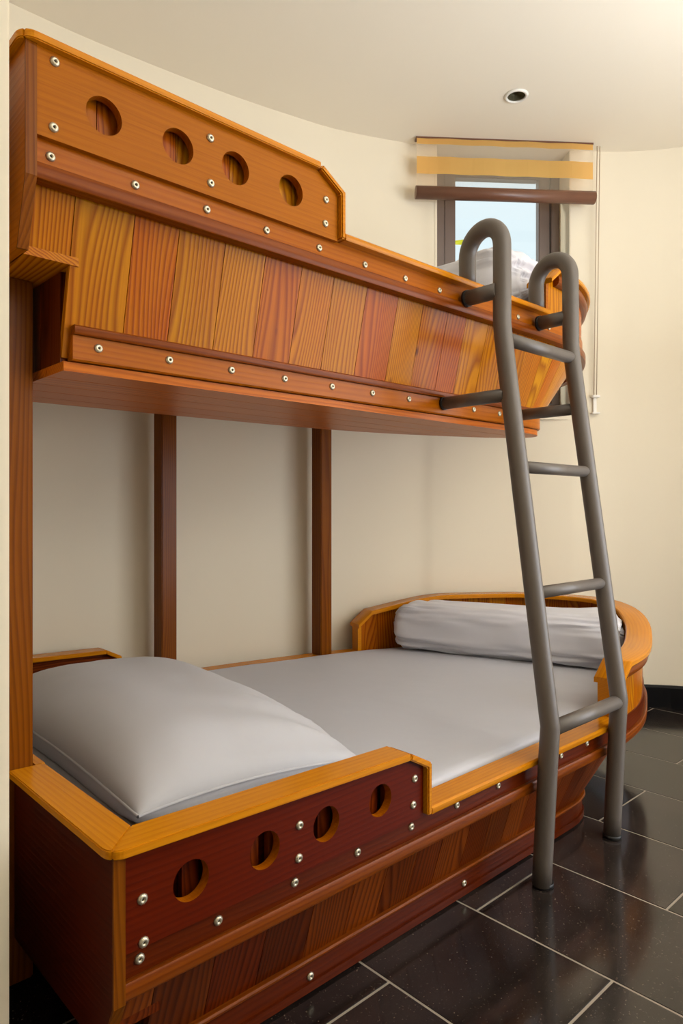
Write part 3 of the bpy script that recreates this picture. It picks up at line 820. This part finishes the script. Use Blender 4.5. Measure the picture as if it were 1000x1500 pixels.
    def backcap(xa, xb, za, zb_):
        ra, rb = at(Rp, tot - (xa - X0)), at(Rp, tot - (xb - X0))
        V = []
        for (x, y), z in ((ra, za), (rb, zb_)):
            V += [(x, y + 0.014, z), (x, y - capw + 0.012, z), (x, y - capw + 0.012, z + th), (x, y + 0.014, z + th)]
        mk('back_cap', V, [(0, 1, 2, 3), (7, 6, 5, 4), (0, 4, 5, 1), (1, 5, 6, 2), (2, 6, 7, 3), (3, 7, 4, 0)], P['capm'], root, bev=0.002)
    backcap(X0, xch, cz(X0), cz(xch)); backcap(xch, xe, cz(xch), ce)
    return at, Rp, nR, tot

CTR = [(.8,), (1.2,), (1.7,)]
# ---- upper bunk
R_u = [(.413, 1.23), (.8, 1.23), (1.2, 1.23), (1.7, 1.23), (2.1, 1.23), (2.31, 1.247), (2.50, 1.305), (2.66, 1.39), (2.83, 1.51), (2.97, 1.65), (3.03, 1.79), (2.98, 1.92), (2.86, 2.03), (2.68, 2.15), (2.5, 2.24), (2.27, 2.34), (2.0, 2.41), (1.6, 2.48), (1.1, 2.53), (.413, 2.56)]
B_u = [(.413, 1.335), (.8, 1.335), (1.2, 1.335), (1.7, 1.335), (2.06, 1.335), (2.15, 1.338), (2.21, 1.35), (2.245, 1.375), (2.25, 1.405), (2.225, 1.44), (2.18, 1.475), (2.12, 1.51), (2.02, 1.555), (1.90, 1.605), (1.77, 1.65), (1.6, 1.69), (1.4, 1.715), (1.1, 1.735), (.8, 1.75), (.413, 1.76)]
ub = empty('upper_bunk_bed', (0.53, 1.40, 1.263), 'upper boat-shaped bunk bed of golden varnished pine, high on posts', 'bunk bed')
Pu = dict(proud=0.021, bh=0.018, rail=1.650, hT=1.60, hB=1.29, notch=1.472, bottom=1.263, xn=.515, plank=M['plank'], railm=M['rail'], battm=M['batten'], capm=M['cap'],
          xc0=.43, xch=1.074, xc1=1.140, bow0=2.10 - .413, bow1=None, sback=None, bowh=0.158, sheer=0.03, bowplank=M['plank'], endm=M['rail'],
          lr=(1.283, 1.350), lowm=M['rail'], nbot=5, underm=M['under'], notchm=M['plank_dark'], sternm=M['rail'], panelm=M['board'], stavem=M['plank'],
          ctop=lambda x: 1.800 - 0.003 * (x - .43) / .64, cend=1.757, holes=[(.553, 1.723), (.706, 1.722), (.843, 1.724), (.994, 1.724)], hrad=0.0345, capend=2.574)
def total(R):
    p = [q[:2] for q in catmull(R, 10)]; s = arclen(p); return p, s
def s_back(R, x):
    p, s = total(R)
    for i in range(len(p) - 1, 0, -1):
        if p[i][0] <= x < p[i - 1][0] and p[i][1] > 2.0: return s[i], s[-1]
pp, tt = s_back(R_u, 2.30); Pu['bow1'] = pp; Pu['sback'] = tt - (Pu['xc1'] - .413) - 0.014
at_u, Rp_u, nR_u, tot_u = build_bunk(ub, R_u, B_u, Pu)
for x, z in [(.46, 1.62), (.62, 1.621), (.779, 1.621), (.933, 1.62), (1.089, 1.621), (1.243, 1.618), (1.396, 1.618), (1.541, 1.617), (1.94, 1.617), (2.13, 1.617)]:
    screw(ub, (x, 1.2425, z), (0, -1))
for x, z in [(.567, 1.313), (.721, 1.313), (.877, 1.313), (1.03, 1.313), (1.184, 1.313), (1.332, 1.313), (1.481, 1.313), (1.79, 1.313), (1.93, 1.313)]:
    screw(ub, (x + 0.012, 1.3145, z), (0, -1))
for x, z in [(.463, 1.783), (.461, 1.667), (.780, 1.765), (.781, 1.672), (1.100, 1.735), (1.098, 1.678)]:
    screw(ub, (x, 1.2305, z), (0, -1))
# ---- lower bunk
R_l = [(.463, 1.0), (.8, 1.0), (1.2, 1.0), (1.7, 1.0), (2.1, 1.0), (2.27, 1.014), (2.44, 1.05), (2.65, 1.13), (2.85, 1.225), (3.0, 1.34), (3.09, 1.49), (3.11, 1.64), (3.07, 1.80), (3.0, 1.94), (2.80, 2.09), (2.53, 2.25), (2.27, 2.355), (2.0, 2.42), (1.6, 2.49), (1.1, 2.545), (.463, 2.575)]
B_l = [(.463, 1.095), (.8, 1.095), (1.2, 1.095), (1.7, 1.095), (1.98, 1.095), (2.07, 1.105), (2.13, 1.13), (2.18, 1.19), (2.24, 1.27), (2.32, 1.37), (2.40, 1.48), (2.46, 1.60), (2.46, 1.72), (2.42, 1.84), (2.34, 1.96), (2.22, 2.08), (2.08, 2.18), (1.9, 2.26), (1.6, 2.32), (1.1, 2.36), (.463, 2.38)]
lb_ = empty('lower_bunk_bed', (0.55, 1.10, 0.0), 'lower boat-shaped bunk bed of red-brown wood, shade painted into its colour, with golden caps, on the floor', 'bunk bed')
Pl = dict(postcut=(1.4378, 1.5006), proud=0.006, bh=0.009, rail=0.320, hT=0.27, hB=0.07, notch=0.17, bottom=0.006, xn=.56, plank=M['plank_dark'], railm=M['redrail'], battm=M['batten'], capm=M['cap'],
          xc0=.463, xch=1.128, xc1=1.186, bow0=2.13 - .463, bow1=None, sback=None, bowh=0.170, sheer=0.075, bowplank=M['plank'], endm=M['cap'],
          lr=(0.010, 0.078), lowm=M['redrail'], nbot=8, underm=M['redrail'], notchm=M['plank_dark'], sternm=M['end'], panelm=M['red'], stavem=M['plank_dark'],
          ctop=lambda x: 0.471 - 0.014 * (x - .463) / .665, cend=0.427, holes=[(.598, .389), (.748, .388), (.896, .389), (1.047, .391)], hrad=0.0335, capend=1.437)
pp, tt = s_back(R_l, 2.29); Pl['bow1'] = pp; Pl['sback'] = tt - (Pl['xc1'] - .463) - 0.014
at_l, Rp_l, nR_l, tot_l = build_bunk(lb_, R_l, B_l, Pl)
for x, z in [(.512, .293), (.657, .294), (.826, .297), (.991, .298), (1.157, .298), (1.32, .298), (1.49, .298), (1.80, .298), (1.95, .298)]:
    screw(lb_, (x, 1.0125, z), (0, -1))
for x, z in [(.511, .392), (.513, .324), (.828, .408), (.826, .347), (1.155, .408), (1.150, .352)]:
    screw(lb_, (x, 1.0005, z), (0, -1))
for x in (.93, 1.45):
    screw(lb_, (x, 1.089, .035), (0, -1))
# second piece of the lower stern cap, past the post
V = []
cz = Pl['ctop']
for (x, y) in ((.5, 1.437), (.521, 1.437), (.521, 1.503), (.5, 1.503)): pass
box('stern_cap', .503, .521, 1.4372, 1.501, cz(.5), cz(.5) + 0.015, M['cap'], lb_, 'Y')
box('stern_cap', .451, .521, 1.501, 2.575, cz(.5), cz(.5) + 0.015, M['cap'], lb_, 'Y')

# ------------------------------------------------------------------ posts
def post(x0, x1, y0, y1, z0, z1, label):
    o = box('bunk_post', x0, x1, y0, y1, z0, z1, M['post'], None, 'Z', bev=0.003, org=((x0 + x1) / 2, (y0 + y1) / 2, z0))
    tagp(o, label, 'post', 'wooden posts carrying the upper bunk'); return o
post(.437, .499, 1.4385, 1.50, 0.06, 1.4555, 'square wooden post at the left, through the stern cap of the lower bunk')
def post_at(px, w_, y0):
    a = (px - 500) / 1015.; c, s_ = math.cos(YAW), math.sin(YAW)
    t = (y0 + w_ / 2) / (s_ - c * a); xc = (c + s_ * a) * t
    return xc - w_ / 2, xc + w_ / 2
for px, y0, lab, ztop in ((242, 2.458, 'square wooden post against the wall behind the white pillow', 1.56), (471, 2.338, 'square wooden post against the wall in the middle of the lower bunk', 1.56)):
    a, b = post_at(px, 0.066, y0)
    post(a, b, y0, y0 + 0.066, 0.337, ztop, lab)

# ------------------------------------------------------------------ ladder
ld = empty('ladder', (1.87, 0.98, 0), 'grey steel tube ladder hooked over the upper bunk', 'ladder')
LX = (1.648, 2.042)
def leg_path(x):
    p = [(x, 0.978, 0.006), (x, 0.957, 0.415)]
    p = sub([p[0], p[1]], 6)
    kink = [(x, 0.956, 0.425), (x, 0.959, 0.445)]
    up = sub([(x, 0.959, 0.445), (x, 1.108, 1.475)], 6)
    k2 = [(x, 1.112, 1.50), (x, 1.113, 1.52)]
    zt = 1.742; r = 0.068
    st = sub([(x, 1.113, 1.52), (x, 1.115, zt)], 4)
    loop = [(x + 0.022 * (1 - math.cos(t)) / 2, 1.115 + r - r * math.cos(t), zt + r * 1.0 * math.sin(t)) for t in [math.pi * k / 20 for k in range(1, 21)]]
    down = sub([(x + 0.022, 1.115 + 2 * r, zt), (x + 0.024, 1.115 + 2 * r, 1.669)], 3)
    out = []
    for q in p[:-1] + kink + up[1:] + k2[1:] + st[1:] + loop + down[1:]: out.append((q[0] + (0.012 if x < 2 else 0.0) * (q[2] - 0.6), q[1], q[2]))
    return out
for x in LX:
    lg = tube('leg', leg_path(x), 0.0255, M['tube'], ld, seg=24)
    f = tube('rubber_foot', [(x, 0.978, 0.0005), (x, 0.978, 0.012)], 0.0275, M['rubber'], lg, seg=20)
def yleg(h):
    return 0.959 + (h - 0.445) / (1.475 - 0.445) * (1.108 - 0.959) if h > 0.445 else 0.957
for h, r in ((0.418, 0.0205), (0.772, 0.017), (1.115, 0.017), (1.478, 0.019)):
    y = yleg(h)
    tube('rung', [(LX[0] + 0.012, y, h), (LX[1] - 0.012, y, h)], r, M['tube'], ld, seg=18)
for x in LX:
    tube('standoff', [(x, 1.12, 1.612), (x, 1.2195, 1.612)], 0.0225, M['tube'], ld, seg=18)
    c1 = tube('rubber_ring', [(x, 1.2195, 1.612), (x, 1.2285, 1.612)], 0.0245, M['rubber'], ld, seg=18)
    y = yleg(1.314)
    tube('standoff', [(x, y + 0.01, 1.316), (x, 1.305 if x < 2 else 1.312, 1.316)], 0.0185, M['tube'], ld, seg=18)
    tube('rubber_ring', [(x, 1.305 if x < 2 else 1.312, 1.316), (x, 1.312 if x < 2 else 1.320, 1.316)], 0.0205, M['rubber'], ld, seg=18)

# ------------------------------------------------------------------ bedding
def nz(x, y, z, s): return noise.noise(Vector((x * s, y * s, z * s)))
def mattress(name, at, tot, Rp, nR, z0, z1, ins, x0, label, group):
    ring_ = [(x0, Rp[0][1] + ins)]
    pts = [(p[0] + n[0] * -ins, p[1] + n[1] * -ins) for p, n in zip(Rp, nR)]
    pts = [p for p in pts if p[0] > x0 + 0.02]
    ring_ = [(x0, pts[0][1])] + pts + [(x0, pts[-1][1])]
    # resample evenly
    closed = ring_ + [ring_[0]]; sl = arclen(closed); n = 220; res = []
    for k in range(n):
        s_ = sl[-1] * k / n
        for i in range(len(sl) - 1):
            if sl[i + 1] >= s_:
                t = (s_ - sl[i]) / max(1e-9, sl[i + 1] - sl[i]); res.append(tuple(a + (b - a) * t for a, b in zip(closed[i], closed[i + 1]))); break
    cx, cy = 1.7, 1.75
    V = []; Fs = []
    lv = [(1.0, z0), (1.0, z1 - 0.028), (0.997, z1 - 0.016), (0.990, z1 - 0.006), (0.98, z1 - 0.001), (0.95, z1 + 0.001)] + [(f, z1 + 0.002) for f in (0.9, 0.8, 0.65, 0.5, 0.35, 0.2, 0.08)]
    for f, z in lv:
        for (x, y) in res:
            xx, yy = cx + (x - cx) * f, cy + (y - cy) * f
            d = 0.004 * nz(xx, yy, 3.1, 3.0) + 0.0015 * nz(xx, yy, 1.1, 14) if f < 0.99 else 0
            V.append((xx, yy, z + d))
    for i in range(len(lv) - 1):
        for k in range(n): Fs.append((i * n + k, i * n + (k + 1) % n, (i + 1) * n + (k + 1) % n, (i + 1) * n + k))
    Fs.append(tuple(range((len(lv) - 1) * n, len(lv) * n))); Fs.append(tuple(range(n)))
    o = mk(name, V, Fs, M['sheet'], None, smooth=True, org=(cx, cy, z0)); tagp(o, label, 'mattress'); return o
mattress('mattress', at_l, tot_l, Rp_l, nR_l, 0.20, 0.343, 0.066, 0.528, 'white sheeted mattress of the lower bunk', None)
mattress('mattress', at_u, tot_u, Rp_u, nR_u, 1.60, 1.66, 0.075, 0.47, 'white sheeted mattress of the upper bunk, hidden behind its rail', None)

def roll(name, x0, x1, y0, y1, z0, z1, label, seed=0.0, taper=0.0, skew=0.0, shear=0.0):
    """a duvet folded into a flat roll lying across the bed: axis along Y, near end shows the folds"""
    nu, nv = 96, 64; V = []; Fs = []
    cx, cz = (x0 + x1) / 2, (z0 + z1) / 2; a0, b0 = (x1 - x0) / 2, (z1 - z0) / 2
    L = y1 - y0
    def sec(t, sc_, yy, e=0.0):
        ct, st = math.cos(t), math.sin(t); p = 2.0 / 3.6
        x = a0 * sc_ * abs(ct) ** p * (1 if ct >= 0 else -1); z = b0 * sc_ * abs(st) ** p * (1 if st >= 0 else -1)
        return x, z
    rows = []
    prof_v = []
    for j in range(nv + 1):
        v = j / nv; y = y0 + L * v
        edge = min(v, 1 - v) * L
        r_ = 1.0 if edge > 0.06 else math.sqrt(max(0.0, 1 - ((0.06 - edge) / 0.06) ** 2)) * 0.16 + 0.84
        prof_v.append((y, r_, edge))
    for y, r_, edge in prof_v:
        row = []
        for i in range(nu):
            t = 2 * math.pi * i / nu; x, z = sec(t, r_, y)
            puff = 1 + 0.03 * nz(math.cos(t) * 1.5, y * 2.2 + seed, math.sin(t) * 1.5, 1.6)
            cre = max(0, 1 - edge / 0.24)
            d = 0.010 * nz(math.cos(t) * 2, y * 3 + seed, math.sin(t) * 2, 2.0) + cre * 0.022 * nz(math.cos(t) * 2.5 + seed, y * 2.0, math.sin(t) * 2.5, 3.2)
            # long fold line where the outer layer ends
            fold = -0.012 * math.exp(-((t - 5.3) / 0.10) ** 2) - 0.008 * math.exp(-((t - 3.6) / 0.09) ** 2)
            k = puff + (d + fold) / max(a0, b0) * 1.2
            zz = cz + z * k
            if zz < z0 + 0.001: zz = z0 + 0.001
            xx = cx + x * k + skew * (y - (y0 + y1) / 2)
            row.append(len(V)); V.append((xx, y + 0.004 * nz(x, z, seed, 20), zz))
        rows.append(row)
    for j in range(nv):
        for i in range(nu): Fs.append((rows[j][i], rows[j][(i + 1) % nu], rows[j + 1][(i + 1) % nu], rows[j + 1][i]))
    # end caps with spiral layers
    for end, sgn, row in ((y0, -1, rows[0]), (y1, 1, rows[-1])):
        prev = row; m_ = 16
        for k in range(1, m_ + 1):
            f = 1 - k / (m_ + 1); cur = []
            for i in range(nu):
                t = 2 * math.pi * i / nu
                bx, by, bz = V[row[i]]
                x = cx + (bx - cx - skew * (by - (y0 + y1) / 2)) * f + skew * (by - (y0 + y1) / 2); z = cz + (bz - cz) * f
                ph = (1 - f) * 3.2 + t / (2 * math.pi)
                dep = 0.012 * (math.cos(2 * math.pi * ph)) * min(1, (1 - f) * 4) + 0.012 * nz(x, z, seed + end, 9) * min(1, (1 - f) * 2)
                cur.append(len(V)); V.append((x, end + sgn * (0.022 * math.sqrt(max(0, 1 - f * f)) + dep * 0.9), z))
            for i in range(nu): Fs.append((prev[i], prev[(i + 1) % nu], cur[(i + 1) % nu], cur[i]))
            prev = cur
        Fs.append(tuple(prev))
    V2 = []
    for (x, y, z) in V:
        v = min(1, max(0, (y - y0) / L)); c_ = cx + skew * (y - (y0 + y1) / 2)
        x2 = c_ + (x - c_) * (1 - taper * v)
        V2.append((x2, y + (1 - v) * shear * (x2 - (c_ - a0)), z))
    V = V2
    o = mk(name, V, Fs, M['duvet'], None, smooth=True, org=(cx, (y0 + y1) / 2, z0)); tagp(o, label, 'duvet', ); return o
roll('rolled_duvet', 2.49, 2.81, 1.27, 2.17, 0.346, 0.562, 'white duvet folded into a thick roll across the foot of the lower bunk', 1.3, taper=0.20, skew=-0.38, shear=0.42)
roll('rolled_duvet', 2.05, 2.42, 1.40, 2.14, 1.662, 1.95, 'white duvet rolled up on the upper bunk in front of the window', 5.1)

def pillow(label):
    c0 = Vector((1.03, 1.80, 0.349)); nu, nv = 60, 60
    # corner positions on the mattress (near-left, near-right, far-right, far-left)
    q = [Vector((.630, 1.250)), Vector((1.245, 1.262)), Vector((1.34, 2.30)), Vector((.655, 2.32))]
    V = []; Fs = []
    def pos(u, v):
        pinch = 0.045
        uu = u + pinch * math.sin(math.pi * v) * 0 ; 
        # edges bow inwards a little, corners stick out
        bu = 0.5 + (u - 0.5) * (1 - 0.06 * math.sin(math.pi * v)); bv = 0.5 + (v - 0.5) * (1 - 0.05 * math.sin(math.pi * u))
        a = q[0].lerp(q[1], bu); b = q[3].lerp(q[2], bu); return a.lerp(b, bv)
    def prof(u, v):
        a = abs(2 * u - 1); b = abs(2 * v - 1)
        return max(0, 1 - a ** 3.2) ** 0.55 * max(0, 1 - b ** 3.4) ** 0.55
    top = []; bot = []
    zs0 = 0.054
    for j in range(nv + 1):
        rt = []; rb = []
        for i in range(nu + 1):
            u, v = i / nu, j / nv
            u2 = 0.5 - 0.5 * math.cos(math.pi * u) if True else u; v2 = 0.5 - 0.5 * math.cos(math.pi * v)
            zs = zs0 - 0.040 * u2 ** 1.5; p = pos(u2, v2); f = prof(u2, v2)
            wr = 0.006 * nz(p.x, p.y, 0.3, 5) + 0.004 * nz(p.x * 2.2, p.y * 0.8, 4.4, 9) * (1 - f * 0.6)
            # creases running inwards from the near-right corner
            dx_, dy_ = p.x - 1.335, p.y - 1.285; ang = math.atan2(dy_, dx_); rr_ = math.hypot(dx_, dy_)
            wr += 0.006 * math.sin(ang * 16) * math.exp(-((rr_ - 0.28) / 0.22) ** 2)
            h = zs + 0.155 * f * (0.82 + 0.22 * v2) * (1 - 0.05 * u2) + wr * min(1, f * 2)
            edge = (f == 0) or i in (0, nu) or j in (0, nv)
            rt.append(len(V)); V.append((p.x, p.y, 0.349 + (h if not edge else zs)))
            if edge: rb.append(rt[-1])
            else:
                hb = max(0.0, zs * (1 - min(1, f * 3.0)))
                rb.append(len(V)); V.append((p.x, p.y, 0.349 + hb))
        top.append(rt); bot.append(rb)
    for j in range(nv):
        for i in range(nu):
            Fs.append((top[j][i], top[j][i + 1], top[j + 1][i + 1], top[j + 1][i]))
            f2 = (bot[j][i], bot[j + 1][i], bot[j + 1][i + 1], bot[j][i + 1])
            if len(set(f2)) == 4: Fs.append(f2)
    root = empty('pillow', tuple(c0), label, 'pillow')
    o = mk('pillowcase', V, Fs, M['case'], root, smooth=True)
    pts = [V[top[0][i]] for i in range(nu + 1)] + [V[top[j][nu]] for j in range(1, nv + 1)] + [V[top[nv][i]] for i in range(nu - 1, -1, -1)] + [V[top[j][0]] for j in range(nv - 1, 0, -1)]
    tube('piping', pts + [pts[0]], 0.0035, M['case'], root, seg=8, cap=False)
pillow('large plump white pillow at the stern end of the lower bunk')

# ------------------------------------------------------------------ outside
def ray(px, py, z):
    a = (px - 500) / 1015.; b = (745 - py) / 1015.; c, s_ = math.cos(YAW), math.sin(YAW)
    return (z * (c + s_ * a), z * (s_ - c * a), 1 + z * b)
zz = 9.0
A, Bq, Cq, D = ray(655, 354, zz), ray(684, 350, zz + .1), ray(684, 358.5, zz + .1), ray(668, 358, zz)
fp = empty('pennant', (ray(688, 358, zz + .1)[0], ray(688, 358, zz + .1)[1], -3.0), 'small yellow pennant outside the window, left of the ladder hook', 'flag')
V = [A, Bq, Cq, D] + [(p[0] + 0.008, p[1] + 0.008, p[2]) for p in (A, Bq, Cq, D)]
mk('cloth', V, BF, M['yellow'], fp)
px_ = ray(687, 350, zz + .1)
tube('pole', [(px_[0], px_[1], -3.0), (px_[0], px_[1], px_[2] + 0.02)], 0.03, M['white'], fp, seg=10)
gd = prism('ground', [(4.6, -30), (60, -30), (60, 60), (0, 60), (0, 5)], -3.2, -3.0, M['ground']); tagp(gd, 'pale ground outside the window', kind='structure')

# ------------------------------------------------------------------ scale the room to metres
seen = set()
for o in SC.objects:
    o.location = Vector(o.location) * S
    if o.type == 'MESH' and o.data.name not in seen:
        seen.add(o.data.name); o.data.transform(Matrix.Scale(S, 4))
